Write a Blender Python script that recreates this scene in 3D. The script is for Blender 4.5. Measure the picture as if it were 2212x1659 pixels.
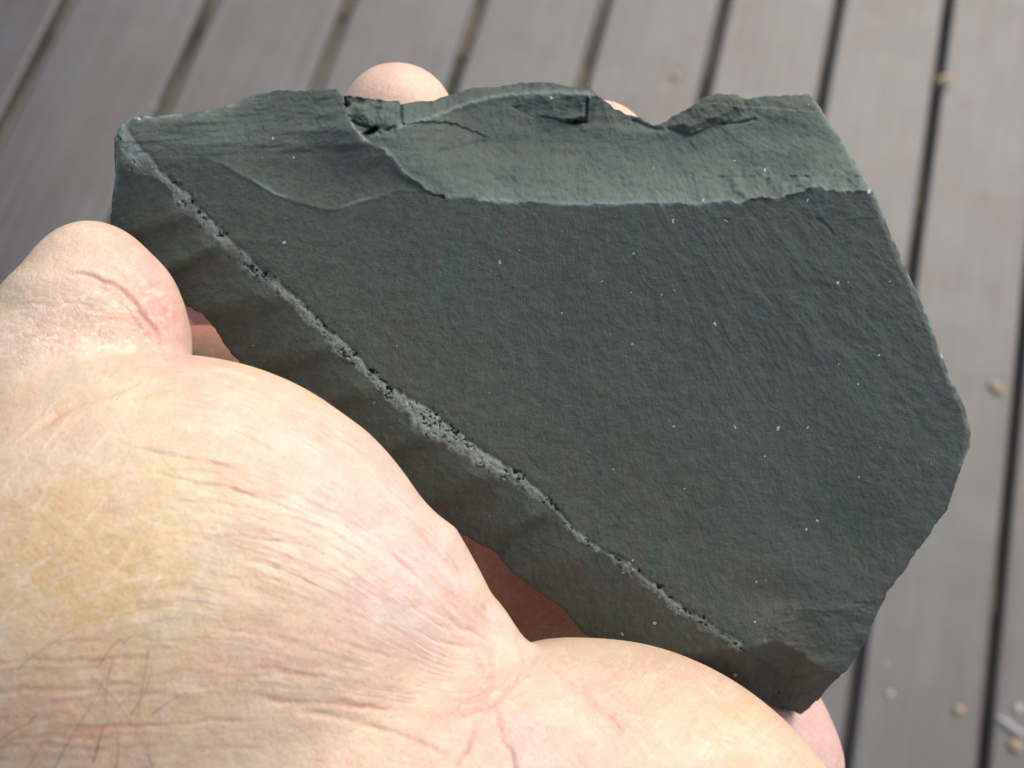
import bpy, math, random
import numpy as np
from mathutils import Matrix, Vector

# ------------------------------------------------------------------ camera, sky, sun, exposure
for o in list(bpy.data.objects):
    bpy.data.objects.remove(o)
scene = bpy.context.scene
COL = scene.collection
F = 3072.0; CX = 1106.0; CY = 829.5           # tracing units: 2212 x 1659 over the frame
CAM_H = 1.25                                   # metres above the deck
AX = np.array([0.94904176, -0.30386023, -0.08359841])   # deck axes seen from the camera
AY = np.array([0.23756087, 0.86406712, -0.4437937])
AZ = np.array([0.20708589, 0.40131905, 0.89222108])
R = np.array([AX, AY, AZ])                     # camera space -> world
cam_d = bpy.data.cameras.new('camera'); cam = bpy.data.objects.new('camera', cam_d); COL.objects.link(cam)
cam.matrix_world = Matrix([[*R[0], 0], [*R[1], 0], [*R[2], CAM_H], [0, 0, 0, 1]])
cam_d.sensor_width = 36; cam_d.lens = 36 * F / 2212
cam_d.clip_start = 0.01; cam_d.clip_end = 100
cam_d.dof.use_dof = True; cam_d.dof.focus_distance = 0.186; cam_d.dof.aperture_fstop = 30
scene.camera = cam

SUN_EL = math.radians(50); SUN_AZ = math.radians(22)      # azimuth measured from +Y towards +X
w = bpy.data.worlds.new('World'); scene.world = w; w.use_nodes = True
nt = w.node_tree; bg = nt.nodes['Background']
sky = nt.nodes.new('ShaderNodeTexSky'); sky.sky_type = 'NISHITA'; sky.sun_disc = False
sky.sun_elevation = SUN_EL; sky.sun_rotation = SUN_AZ
sky.air_density = 1.0; sky.dust_density = 2.5; sky.ozone_density = 0.6
nt.links.new(sky.outputs[0], bg.inputs[0]); bg.inputs[1].default_value = 0.15
sl = bpy.data.lights.new('sun', 'SUN'); sun = bpy.data.objects.new('sun', sl); COL.objects.link(sun)
sl.energy = 1.75; sl.angle = math.radians(60); sl.color = (1.0, 0.955, 0.84)
sd = Vector((math.sin(SUN_AZ) * math.cos(SUN_EL), math.cos(SUN_AZ) * math.cos(SUN_EL), math.sin(SUN_EL)))
sun.rotation_euler = sd.to_track_quat('Z', 'Y').to_euler()
scene.view_settings.view_transform = 'Standard'; scene.view_settings.look = 'None'
scene.view_settings.gamma = 1; scene.view_settings.exposure = 0.42
scene.view_settings.use_curve_mapping = False

# ------------------------------------------------------------------ helpers
def cam2world(P):                              # P in mm in camera space -> metres in the world
    Q = (np.asarray(P, dtype=np.float64) / 1000.0) @ R.T
    Q[..., 2] += CAM_H
    return Q

def px(x, y, d):                               # traced point at depth d (mm) in camera space
    x = np.asarray(x, float); y = np.asarray(y, float); d = np.asarray(d, float)
    return np.stack([(x - CX) * d / F, -(y - CY) * d / F, -d * np.ones_like(x)], -1)

def hash2(ix, iy, seed):
    h = (ix.astype(np.int64) * 374761393 + iy.astype(np.int64) * 668265263 + seed * 1442695041) & 0xffffffff
    h = ((h ^ (h >> 13)) * 1274126177) & 0xffffffff
    return ((h ^ (h >> 16)) & 0xffff) / 65535.0

def noise(x, y, seed=0):                       # value noise, -1..1
    x = np.asarray(x, float); y = np.asarray(y, float)
    ix = np.floor(x); iy = np.floor(y); fx = x - ix; fy = y - iy
    fx = fx * fx * fx * (fx * (fx * 6 - 15) + 10); fy = fy * fy * fy * (fy * (fy * 6 - 15) + 10)
    a = hash2(ix, iy, seed); b = hash2(ix + 1, iy, seed); c = hash2(ix, iy + 1, seed); d = hash2(ix + 1, iy + 1, seed)
    return 2 * ((a + (b - a) * fx) * (1 - fy) + (c + (d - c) * fx) * fy) - 1

def fbm(x, y, o=4, seed=0, gain=0.5):
    s = 0; a = 1; t = 0
    for i in range(o):
        s = s + a * noise(x * 2 ** i + 17.3 * i, y * 2 ** i - 9.1 * i, seed + i); t += a; a *= gain
    return s / t

def sstep(a, b, x):
    t = np.clip((x - a) / (b - a), 0, 1); return t * t * (3 - 2 * t)

def poly_dist(pts, x, y):
    """distance, signed side (+ = right of travel on screen, i.e. below for left-to-right) and arc position"""
    pts = np.asarray(pts, float)
    best = np.full(x.shape, 1e9); side = np.ones(x.shape); pos = np.zeros(x.shape); acc = 0
    for (ax, ay), (bx, by) in zip(pts[:-1], pts[1:]):
        dx, dy = bx - ax, by - ay; L = math.hypot(dx, dy)
        t = np.clip(((x - ax) * dx + (y - ay) * dy) / (L * L), 0, 1)
        d = np.hypot(x - ax - t * dx, y - ay - t * dy)
        m = d < best
        best = np.where(m, d, best)
        side = np.where(m, np.sign(dx * (y - ay) - dy * (x - ax)), side)
        pos = np.where(m, acc + t * L, pos); acc += L
    return best, side, pos

def smooth_poly(pts, step=12):
    pts = np.asarray(pts, float); out = []
    P = np.vstack([2 * pts[0] - pts[1], pts, 2 * pts[-1] - pts[-2]])
    for i in range(1, len(P) - 2):
        n = max(2, int(np.hypot(*(P[i + 1] - P[i])) / step))
        for k in range(n):
            t = k / n
            out.append(0.5 * (2 * P[i] + (P[i + 1] - P[i - 1]) * t + (2 * P[i - 1] - 5 * P[i] + 4 * P[i + 1] - P[i + 2]) * t * t
                              + (3 * P[i] - P[i - 1] - 3 * P[i + 1] + P[i + 2]) * t ** 3))
    out.append(pts[-1]); return np.array(out)

def make_mesh(name, verts, faces, mat=None, parent=None, smooth=True, origin=None):
    """verts in world metres; faces: array (n,4)/(n,3) or list of lists"""
    me = bpy.data.meshes.new(name)
    verts = np.asarray(verts, float)
    if origin is None: origin = verts.mean(0) if parent is None else np.array(parent.location)
    v = verts - origin
    if isinstance(faces, np.ndarray): faces = [faces]
    counts = []; idx = []
    for fa in faces:
        fa = np.asarray(fa)
        if fa.ndim == 1: counts.append(np.array([len(fa)])); idx.append(fa)
        else: counts.append(np.full(len(fa), fa.shape[1])); idx.append(fa.ravel())
    counts = np.concatenate(counts); idx = np.concatenate(idx)
    me.vertices.add(len(v)); me.vertices.foreach_set('co', v.ravel())
    me.loops.add(len(idx)); me.loops.foreach_set('vertex_index', idx.astype(np.int32))
    me.polygons.add(len(counts))
    st = np.concatenate([[0], np.cumsum(counts)[:-1]])
    me.polygons.foreach_set('loop_start', st.astype(np.int32))
    me.polygons.foreach_set('loop_total', counts.astype(np.int32))
    me.polygons.foreach_set('use_smooth', np.full(len(counts), smooth))
    me.update(calc_edges=True); me.validate()
    o = bpy.data.objects.new(name, me); COL.objects.link(o)
    if mat: me.materials.append(mat)
    if parent is not None:
        o.parent = parent
    else:
        o.location = origin
    return o

def add_color(me, name, rgb):
    a = me.attributes.new(name, 'FLOAT_COLOR', 'POINT')
    c = np.ones((len(rgb), 4), np.float32); c[:, :rgb.shape[1]] = rgb
    a.data.foreach_set('color', c.ravel())

def add_vec(me, name, v):
    a = me.attributes.new(name, 'FLOAT_VECTOR', 'POINT')
    a.data.foreach_set('vector', np.asarray(v, np.float32).ravel())

def tag(o, label=None, cat=None, group=None, kind=None):
    if label: o['label'] = label
    if cat: o['category'] = cat
    if group: o['group'] = group
    if kind: o['kind'] = kind
    return o

class NT:
    """tiny node helper"""
    def __init__(s, name):
        s.m = bpy.data.materials.new(name); s.m.use_nodes = True; s.t = s.m.node_tree
        s.b = s.t.nodes['Principled BSDF']
    def n(s, typ, **kw):
        n = s.t.nodes.new(typ)
        for k, v in kw.items():
            if k.startswith('_'): n.inputs[k[1:].replace('_', ' ')].default_value = v
            else: setattr(n, k, v)
        return n
    def l(s, a, b): s.t.links.new(a, b)
    def attr(s, name): return s.n('ShaderNodeAttribute', attribute_name=name)
    def math(s, op, a, b=None, c=None):
        n = s.n('ShaderNodeMath', operation=op)
        for i, v in enumerate((a, b, c)):
            if v is None: continue
            if isinstance(v, (int, float)): n.inputs[i].default_value = v
            else: s.l(v, n.inputs[i])
        return n.outputs[0]
    def noise(s, vec, scale, detail=4, rough=0.55):
        n = s.n('ShaderNodeTexNoise'); n.inputs['Scale'].default_value = scale
        n.inputs['Detail'].default_value = detail; n.inputs['Roughness'].default_value = rough
        if vec is not None: s.l(vec, n.inputs['Vector'])
        return n.outputs['Fac']
    def ramp(s, f, stops):
        r = s.n('ShaderNodeValToRGB'); e = r.color_ramp.elements
        while len(e) < len(stops): e.new(0.5)
        for i, (p, c) in enumerate(stops):
            e[i].position = p; e[i].color = (*c, 1) if not isinstance(c, (int, float)) else (c, c, c, 1)
        s.l(f, r.inputs[0]); return r.outputs[0]
    def mix(s, f, a, b, mode='MIX'):
        n = s.n('ShaderNodeMix', data_type='RGBA', blend_type=mode)
        if isinstance(f, (int, float)): n.inputs[0].default_value = f
        else: s.l(f, n.inputs[0])
        for i, v in ((6, a), (7, b)):
            if isinstance(v, tuple): n.inputs[i].default_value = (*v, 1)
            else: s.l(v, n.inputs[i])
        return n.outputs[2]
    def vmul(s, v, xyz):
        n = s.n('ShaderNodeVectorMath', operation='MULTIPLY'); s.l(v, n.inputs[0]); n.inputs[1].default_value = xyz
        return n.outputs[0]
    def bump(s, h, dist, strength=1.0, prev=None):
        n = s.n('ShaderNodeBump'); n.inputs['Distance'].default_value = dist; n.inputs['Strength'].default_value = strength
        s.l(h, n.inputs['Height'])
        if prev: s.l(prev, n.inputs['Normal'])
        return n.outputs[0]

# ------------------------------------------------------------------ deck
PITCH = 0.10804 * CAM_H; X0 = -0.34876 * CAM_H; GAP = 0.0095; TH = 0.017
def deck_material():
    s = NT('stained_timber')
    tc = s.n('ShaderNodeTexCoord').outputs['Object']
    oi = s.n('ShaderNodeObjectInfo').outputs['Random']
    geo = s.n('ShaderNodeNewGeometry').outputs['Position']
    blot = s.noise(geo, 6.5, 4, 0.6); blot2 = s.noise(geo, 21, 5, 0.65)
    grain = s.noise(s.vmul(geo, (130, 5, 130)), 1.0, 4, 0.6)
    c = s.ramp(blot, [(0.28, (0.050, 0.034, 0.030)), (0.48, (0.056, 0.048, 0.044)), (0.70, (0.062, 0.066, 0.066))])
    c = s.mix(s.math('MULTIPLY', s.ramp(blot2, [(0.52, 0.0), (0.68, 1.0)]), 0.5), c, (0.075, 0.040, 0.036))
    c = s.mix(s.math('MULTIPLY', s.ramp(grain, [(0.4, 0.0), (0.75, 1.0)]), 0.25), c, (0.19, 0.165, 0.15))
    spk = s.n('ShaderNodeTexVoronoi'); spk.inputs['Scale'].default_value = 26; s.l(geo, spk.inputs['Vector'])
    dots = s.ramp(spk.outputs['Distance'], [(0.0, 1.0), (0.10, 0.0)])
    sel = s.ramp(s.n('ShaderNodeSeparateColor').outputs[0], [(0.86, 0.0), (0.90, 0.6)])
    sep = s.t.nodes[-1]
    for n in s.t.nodes:
        if n.bl_idname == 'ShaderNodeSeparateColor': s.l(spk.outputs['Color'], n.inputs[0])
    c = s.mix(s.math('MULTIPLY', dots, sel), c, (0.48, 0.33, 0.22))
    s.l(c, s.b.inputs['Base Color'])
    r = s.math('ADD', s.math('MULTIPLY', blot2, 0.25), 0.33)
    s.l(r, s.b.inputs['Roughness'])
    s.b.inputs['Specular IOR Level'].default_value = 0.35
    s.b.inputs['Coat Weight'].default_value = 0.28; s.b.inputs['Coat Roughness'].default_value = 0.12
    s.b.inputs['Coat IOR'].default_value = 1.6
    s.l(s.bump(grain, 0.0005, 0.5, s.bump(blot2, 0.001, 0.3)), s.b.inputs['Normal'])
    return s.m
M_deck = deck_material()

def simple(name, col, rough=0.8, noise_scale=60, var=0.4):
    s = NT(name); g = s.n('ShaderNodeNewGeometry').outputs['Position']
    f = s.noise(g, noise_scale, 5, 0.6)
    dark = tuple(x * (1 - var) for x in col); lite = tuple(min(1, x * (1 + var)) for x in col)
    s.l(s.ramp(f, [(0.3, dark), (0.7, lite)]), s.b.inputs['Base Color']); s.b.inputs['Roughness'].default_value = rough
    s.l(s.bump(f, 0.002, 0.5), s.b.inputs['Normal'])
    return s.m
M_joist = simple('joist_timber', (0.27, 0.21, 0.12), 0.9, 40)
M_soil = simple('ground_soil', (0.24, 0.215, 0.165), 1.0, 9, 0.6)
M_crumb = simple('dry_leaf', (0.50, 0.34, 0.20), 0.8, 800, 0.3)
M_pale = simple('pale_chip', (0.55, 0.50, 0.45), 0.8, 800, 0.2)

def box_faces(n0=0):
    return np.array([[0, 3, 2, 1], [4, 5, 6, 7], [0, 1, 5, 4], [1, 2, 6, 5], [2, 3, 7, 6], [3, 0, 4, 7]]) + n0

# ground under the deck
g = make_mesh('ground', [(-60, -60, -0.021), (60, -60, -0.021), (60, 60, -0.021), (-60, 60, -0.021)], np.array([[0, 1, 2, 3]]), M_soil, smooth=False)
tag(g, 'bare soil under the deck seen through the board gaps', 'ground', kind='structure')
# joists (the deck's frame) with the boards on it
vs = []; fs = []
for j in range(-4, 12):
    yc = 0.12 + 0.45 * j
    b0 = len(vs)
    for z in (-0.07, -TH):
        vs += [(-3.2, yc - 0.024, z), (3.6, yc - 0.024, z), (3.6, yc + 0.024, z), (-3.2, yc + 0.024, z)]
    fs.append(box_faces(b0))
deck = make_mesh('deck', vs, np.vstack(fs), M_joist, smooth=False, origin=np.array([0, 0, 0.0]))
tag(deck, 'stained grey-brown timber deck with dark gaps between its boards', 'deck', kind='structure')
def board_mesh():
    wd = PITCH - GAP; y0, y1 = -2.2, 5.5; rr = 0.005
    prof = [(-wd / 2, -TH), (wd / 2, -TH)]
    for k in range(6):
        a = k / 5 * math.pi / 2; prof.append((wd / 2 - rr + rr * math.cos(a), -rr + rr * math.sin(a)))
    for k in range(6):
        a = math.pi / 2 + k / 5 * math.pi / 2; prof.append((-wd / 2 + rr + rr * math.cos(a), -rr + rr * math.sin(a)))
    n = len(prof)
    v = [(x, y0, z) for x, z in prof] + [(x, y1, z) for x, z in prof]
    q = np.array([[i, (i + 1) % n, n + (i + 1) % n, n + i] for i in range(n)])
    return v, [q[:, ::-1], np.arange(n), np.arange(2 * n - 1, n - 1, -1)]
bv, bf = board_mesh()
first = None
for k in range(-20, 21):
    xc = X0 + PITCH * (k + 0.5)
    if first is None:
        first = make_mesh('board', bv, bf, M_deck, parent=deck, smooth=False, origin=np.zeros(3)); o = first
    else:
        o = first.copy(); COL.objects.link(o); o.parent = deck
    o.location = (xc, 0, 0)

def deck_point(x, y, z=0.0):                   # where the traced point lies on the deck
    v = np.array([(x - CX) / F, -(y - CY) / F, -1.0]) @ R.T
    t = (z - CAM_H) / v[2]; p = v * t; p[2] += CAM_H; return p

def crumb(x, y, r, label, cat, mat, name, group=None, z=0.0, flat=0.45, elong=1.0, ang=0):
    rnd = random.Random(int(x * 7 + y)); p = deck_point(x, y, z)
    nu, nv = 10, 7; v = []; q = []
    for i in range(nv):
        th = math.pi * i / (nv - 1)
        for j in range(nu):
            ph = 2 * math.pi * j / nu; k = 1 + rnd.uniform(-.25, .25)
            a = r * elong * math.sin(th) * math.cos(ph) * k; b = r * math.sin(th) * math.sin(ph) * k
            v.append((p[0] + a * math.cos(ang) - b * math.sin(ang), p[1] + a * math.sin(ang) + b * math.cos(ang), p[2] + r * flat * (1 + math.cos(th) * k)))
    for i in range(nv - 1):
        for j in range(nu): q.append([i * nu + j, (i + 1) * nu + j, (i + 1) * nu + (j + 1) % nu, i * nu + (j + 1) % nu])
    o = make_mesh(name, v, np.array(q), mat, smooth=True, origin=p)
    return tag(o, label, cat, group)
crumb(2032, 186, 0.0085, 'tan leaf crumb caught in the gap between two boards', 'debris', M_crumb, 'leaf_crumb', z=-0.006, flat=0.9)
crumb(2150, 838, 0.0055, 'small tan crumb on the board right of the stone', 'debris', M_crumb, 'leaf_crumb', 'crumbs on the deck', elong=1.6, ang=-0.6)
crumb(2071, 1535, 0.0045, 'tiny beige crumb near the lower right gap', 'debris', M_crumb, 'leaf_crumb', 'crumbs on the deck')
crumb(2192, 1612, 0.006, 'orange tan crumb in the lower right corner of the deck', 'debris', M_crumb, 'leaf_crumb', 'crumbs on the deck')
crumb(2198, 1530, 0.0045, 'pale grey chip just above the pale twig', 'debris', M_pale, 'pale_chip', 'crumbs on the deck')
crumb(1922, 1500, 0.0030, 'small pale chip between the hand and the lower right gap', 'debris', M_pale, 'pale_chip', 'crumbs on the deck')
crumb(1458, 165, 0.0042, 'faint tan crumb on the board above the notch of the stone', 'debris', M_crumb, 'leaf_crumb', 'crumbs on the deck')
crumb(2183, 1572, 0.0030, 'short pale twig lying across the board at lower right', 'twig', M_pale, 'twig', elong=6.5, ang=-0.35, flat=0.8)

# ------------------------------------------------------------------ stone
OUT = [(248, 292), (262, 268), (290, 252), (350, 250), (385, 243), (420, 242), (470, 235), (520, 215), (560, 202), (600, 197), (660, 195), (728, 192),
       (737, 206), (760, 206), (800, 213), (830, 217), (862, 216), (866, 227), (905, 220), (935, 215), (975, 204), (1010, 194), (1060, 186), (1120, 180),
       (1160, 177), (1200, 181), (1245, 185), (1270, 184), (1278, 195), (1300, 212), (1330, 235), (1350, 245), (1390, 257), (1410, 270), (1440, 262),
       (1470, 243), (1500, 225), (1520, 208), (1550, 203), (1585, 206), (1610, 212), (1640, 208), (1700, 205), (1745, 206), (1765, 222), (1800, 275),
       (1840, 340), (1893, 425), (1930, 520), (1975, 620), (2010, 700), (2050, 810), (2085, 880), (2097, 935), (2096, 965), (2080, 1000), (2060, 1060),
       (2040, 1110), (2000, 1165), (1960, 1220), (1920, 1275), (1895, 1330), (1870, 1380), (1850, 1420), (1830, 1445), (1800, 1475), (1765, 1510),
       (1733, 1543), (1660, 1520), (1560, 1490), (1460, 1450), (1390, 1420), (1300, 1390), (1262, 1370), (1222, 1322), (1170, 1282), (1115, 1243),
       (1070, 1195), (1015, 1165), (980, 1140), (880, 1090), (760, 1005), (640, 905), (560, 835), (500, 765), (470, 720), (437, 682), (402, 660),
       (350, 600), (300, 560), (238, 485), (241, 440), (250, 372), (246, 340)]
def densify(pts, step=2.5, closed=True):
    pts = np.array(pts + ([pts[0]] if closed else []), float); out = []
    for a, b in zip(pts[:-1], pts[1:]):
        n = max(1, int(np.hypot(*(b - a)) / step)); out.append(a + (b - a) * np.arange(n)[:, None] / n)
    return np.vstack(out)
O = densify(OUT)
nrm = np.roll(O, -3, 0) - np.roll(O, 3, 0); nrm = np.stack([nrm[:, 1], -nrm[:, 0]], 1) / (np.hypot(nrm[:, 0], nrm[:, 1])[:, None] + 1e-6)
s_ = np.arange(len(O)) * 2.5
jag = 3.2 * fbm(s_ / 42, s_ * 0, 2, 3) + 2.0 * fbm(s_ / 11, s_ * 0 + 5, 2, 8)
# the sawn-straight right edge is cleaner, the lower left is rougher
rightw = sstep(1730, 1790, O[:, 0]) * (1 - sstep(1000, 1100, O[:, 1]))
O = O + nrm * (jag * (1 - 0.6 * rightw))[:, None]

STEP = 2.4
gx = np.arange(225, 2112, STEP); gy = np.arange(165, 1560, STEP)
GX, GY = np.meshgrid(gx, gy)
inside = np.zeros(GX.shape, bool)
A = O; B = np.roll(O, -1, 0)
for j, yy in enumerate(gy):
    m = (A[:, 1] > yy) != (B[:, 1] > yy)
    xs = np.sort(A[m, 0] + (yy - A[m, 1]) * (B[m, 0] - A[m, 0]) / (B[m, 1] - A[m, 1]))
    inside[j] = np.searchsorted(xs, gx) % 2 == 1
cell = inside[:-1, :-1] & inside[1:, :-1] & inside[:-1, 1:] & inside[1:, 1:]
used = np.zeros(GX.shape, bool)
used[:-1, :-1] |= cell; used[1:, :-1] |= cell; used[:-1, 1:] |= cell; used[1:, 1:] |= cell
vid = -np.ones(GX.shape, int); vid[used] = np.arange(used.sum())
X = GX[used].copy(); Y = GY[used].copy()
cj, ci = np.nonzero(cell)
quads = np.stack([vid[cj, ci], vid[cj + 1, ci], vid[cj + 1, ci + 1], vid[cj, ci + 1]], 1)
ed = np.vstack([quads[:, [0, 1]], quads[:, [1, 2]], quads[:, [2, 3]], quads[:, [3, 0]]])
key = np.sort(ed, 1); key = key[:, 0] * (len(X) + 1) + key[:, 1]
uq, inv, cnt = np.unique(key, return_inverse=True, return_counts=True)
bed = ed[cnt[inv] == 1]                        # directed boundary edges
bvs = np.unique(bed)
for i0 in range(0, len(bvs), 500):             # pull the border onto the traced outline
    s = bvs[i0:i0 + 500]
    dx = B[:, 0] - A[:, 0]; dy = B[:, 1] - A[:, 1]; L2 = dx * dx + dy * dy + 1e-9
    t = np.clip(((X[s, None] - A[:, 0]) * dx + (Y[s, None] - A[:, 1]) * dy) / L2, 0, 1)
    qx = A[:, 0] + t * dx; qy = A[:, 1] + t * dy
    dd = (qx - X[s, None]) ** 2 + (qy - Y[s, None]) ** 2; k = dd.argmin(1); r = np.arange(len(s))
    X[s] = qx[r, k]; Y[s] = qy[r, k]

# --- ridge lines read off the stone's face
RA = smooth_poly([(905, 400), (930, 417), (1000, 428), (1080, 434), (1200, 440), (1300, 441), (1400, 439), (1480, 441), (1560, 436), (1620, 433), (1680, 432), (1730, 418),
                  (1760, 411), (1820, 413), (1880, 417), (2000, 428)])
RB = smooth_poly([(640, 150), (735, 190), (745, 240), (775, 288), (800, 312), (835, 325), (850, 345), (868, 372), (905, 400)])
RC = smooth_poly([(380, 268), (430, 330), (480, 356), (530, 380), (565, 400), (600, 420), (650, 438), (715, 449), (770, 437), (830, 420), (862, 409), (900, 416)])
RV = smooth_poly([(235, 250), (262, 288), (300, 340), (365, 395), (420, 455), (480, 515), (560, 590), (620, 635), (700, 715), (770, 780), (830, 840), (900, 890), (980, 950),
                  (1060, 1000), (1130, 1045), (1190, 1090), (1230, 1140), (1290, 1185), (1350, 1220), (1420, 1275), (1470, 1320), (1530, 1355), (1595, 1395)])
RE = smooth_poly([(1200, 1378), (1300, 1390), (1400, 1404), (1500, 1412), (1560, 1404), (1590, 1402), (1625, 1399), (1655, 1388), (1700, 1396), (1745, 1420), (1775, 1445), (1840, 1449), (1900, 1430)])
RF = smooth_poly([(1655, 1392), (1650, 1365), (1660, 1338), (1690, 1325), (1730, 1318), (1790, 1315), (1850, 1302), (1960, 1290)])
pxw = 4.0 * fbm(X / 60, Y / 60, 3, 21); pyw = 4.0 * fbm(X / 60, Y / 60, 3, 31)     # ridge lines wander a little
pxw += 2.2 * noise(X / 9, Y / 9, 41); pyw += 2.2 * noise(X / 9, Y / 9, 43)
pyw += 11 * fbm(X / 34, Y / 34, 3, 45) * sstep(1400, 1620, X) * (Y < 520) * (Y > 380); XW = X + pxw; YW = Y + pyw
dA, sA, pA = poly_dist(RA, XW, YW); dB, sB, pB = poly_dist(RB, XW, YW); dC, sC, pC = poly_dist(RC, XW, YW)
dV, sV, pV = poly_dist(RV, X + 0.6 * pxw, Y + 0.6 * pyw); dE, sE, pE = poly_dist(RE, XW, YW); dF, sF, pF = poly_dist(RF, XW, YW)
AL = np.vstack([RB, RA[1:]]); dAL, sAL, _ = poly_dist(AL, XW, YW)
scar = sAL < 0                                  # fresh scar: above/right of B+A
left = (~scar) & (X < 960)
bowl = left & (sC < 0) & (Y < 470)

mm = 190.0 / F                                  # mm per traced unit at the stone
H = np.zeros_like(X)
# gentle swell and hackle (feather) marks that radiate from the blow at the top edge
H += 0.7 * fbm(X / 420, Y / 420, 2, 5)
ox, oy = 1180.0, -60.0
rad = np.hypot(X - ox, Y - oy); th = np.arctan2(X - ox, Y - oy)
hk = fbm(th * 26 + 0.8 * fbm(X / 90, Y / 90, 2, 71), rad / 160, 4, 55, 0.62)
H += 0.15 * hk * (0.45 + 0.9 * sstep(0.25, 0.8, np.abs(th)))
hz = sstep(1380, 1700, X + 0.25 * (Y - 500)) * sstep(440, 520, Y) * (1 - sstep(800, 1000, Y))
H += 0.11 * hz * fbm(th * 46 + 0.5 * fbm(X / 120, Y / 120, 2, 72), rad / 130, 4, 56, 0.62)
H += 0.10 * fbm(X / 75 + Y / 190, Y / 60 - X / 160, 4, 57, 0.55)
rip = fbm(rad / 38 + 1.2 * fbm(X / 70, Y / 70, 2, 15), th * 9, 3, 25)
H += 0.055 * rip * sstep(0.15, 0.7, th)
H += 0.085 * fbm(X / 16, Y / 13, 3, 77) + 0.035 * noise(X / 4.6, Y / 4.6, 78)
# scar A
drop = 6.4 * (1 - np.exp(-dAL / 120)) + 0.010 * dAL
drop *= 0.12 + 0.88 * sstep(10, 190, dB)
H = np.where(scar, H - drop + 0.55 * fbm(X / 170, Y / 80, 3, 46), H)
H += np.where(scar, 0.13 * np.exp(-(dAL / 6) ** 2), 0)
# rough hackles at the right of the scar
rg = sstep(1500, 1640, X + (Y - 380) * 0.5) * sstep(300, 350, Y) * (Y < 470)
H += rg * 0.22 * fbm((X + Y) / 24, (X - Y) / 60, 4, 88)
# left bowl
bd = np.where(bowl, dC, 0)
H -= bowl * sstep(0, 110, dB) * sstep(380, 560, X) * (1.5 * (1 - np.exp(-bd / 45)))
H += 0.16 * np.exp(-(dC / 5) ** 2) * (X < 900) * sstep(400, 540, X)
topL = left * np.clip((300 - (Y + 0.05 * (X - 400))) / 100, 0, 1.3)
H -= 2.3 * topL ** 1.25
H += left * (Y < 340) * 0.28 * fbm(X / 110, Y / 17 + X / 260, 4, 91)
# dark belt left of B: surface dips under the ledge
H -= 0.55 * left * (Y < 420) * np.exp(-((X - 850) / 75) ** 2 - ((Y - 372) / 34) ** 2)
# ledge line that runs from the chip up to the raised flake
LD = smooth_poly([(862, 275), (905, 262), (960, 240), (1030, 216), (1110, 203), (1200, 200), (1275, 205)])
dL, sL, pL = poly_dist(LD, XW, YW)
m = scar & (sL < 0) & (Y < 290)
H -= m * (1.6 * (1 - np.exp(-dL / 14)) + 0.02 * dL)
H += scar * 0.25 * np.exp(-(dL / 9) ** 2)
LD2 = smooth_poly([(880, 268), (930, 262), (985, 268), (1040, 290)])
d2, s2, _ = poly_dist(LD2, XW, YW)
H -= (scar & (s2 > 0)) * 0.45 * np.exp(-(d2 / 40)) * (1 - sstep(1000, 1100, X)) * (1 - sstep(300, 340, Y))
# raised flake
FK = [(1105, 232), (1130, 205), (1200, 192), (1262, 196), (1280, 212), (1272, 232), (1262, 262), (1238, 266), (1180, 258), (1130, 250)]
def poly_in(pts, x, y):
    c = np.zeros(x.shape, bool)
    for (ax, ay), (bx, by) in zip(pts, pts[1:] + pts[:1]):
        if ay == by: continue
        c ^= ((ay > y) != (by > y)) & (x < ax + (y - ay) * (bx - ax) / (by - ay))
    return c
fi = poly_in(FK, XW, YW); dK, _, _ = poly_dist(FK + FK[:1], XW, YW)
H += fi * (1.15 * np.clip(dK / 7, 0, 1) * sstep(1105, 1250, X) + 0.3 * fbm(X / 25, Y / 9, 3, 14) - 0.5 * np.exp(-((Y - 238) / 16) ** 2))
H -= (~fi) * scar * 0.5 * np.exp(-(dK / 9) ** 2) * sstep(1215, 1250, X)
# wedge chip and its crack
CH = [(737, 200), (800, 208), (866, 214), (868, 262), (845, 275), (790, 300), (768, 280), (748, 245)]
ci_ = poly_in(CH, XW, YW); dH_, _, _ = poly_dist(CH + CH[:1], XW, YW)
H -= ci_ * (0.35 * np.clip(dH_ / 8, 0, 1) + 0.014 * np.clip(260 - Y, 0, 60))
H += ci_ * 0.7 * fbm(X / 26, Y / 24, 3, 61)
def groove(pts, wd, dp):
    global H
    d, _, _ = poly_dist(pts, X + 0.5 * pxw, Y + 0.5 * pyw); H = H - dp * np.exp(-(d / wd) ** 2); return d
dg = groove([(787, 297), (812, 279)], 4.6, 2.6)
groove([(866, 226), (867, 262), (872, 270)], 3.4, 1.0)
groove([(762, 262), (775, 270), (800, 276)], 3.5, 0.7)
groove([(1268, 216), (1263, 255), (1240, 264)], 3.6, 1.2)
groove([(1225, 262), (1262, 263)], 4.0, 1.3)
groove([(1762, 470), (1800, 500)], 3, 0.2)
groove([(950, 330), (1000, 318), (1040, 305)], 5, 0.3)
groove([(1560, 268), (1600, 266), (1630, 256)], 3, 0.5)
groove([(1370, 262), (1400, 275), (1430, 282)], 5, 0.5)
# brown knob
KN = [(1440, 275), (1480, 240), (1512, 205), (1560, 195), (1602, 208), (1608, 235), (1580, 258), (1530, 275), (1490, 290)]
ki = poly_in(KN, XW, YW); dN, _, _ = poly_dist(KN + KN[:1], XW, YW)
H += ki * (0.9 * np.clip(dN / 16, 0, 1) + 0.45 * fbm(X / 20, Y / 16, 4, 51))
H -= (~ki) * scar * 0.3 * np.exp(-(dN / 10) ** 2)
H += scar * (Y < 340) * 0.22 * fbm(X / 70, Y / 22, 4, 37) * sstep(340, 300, Y) * (1 - 0.6 * sstep(1620, 1680, X))
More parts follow.
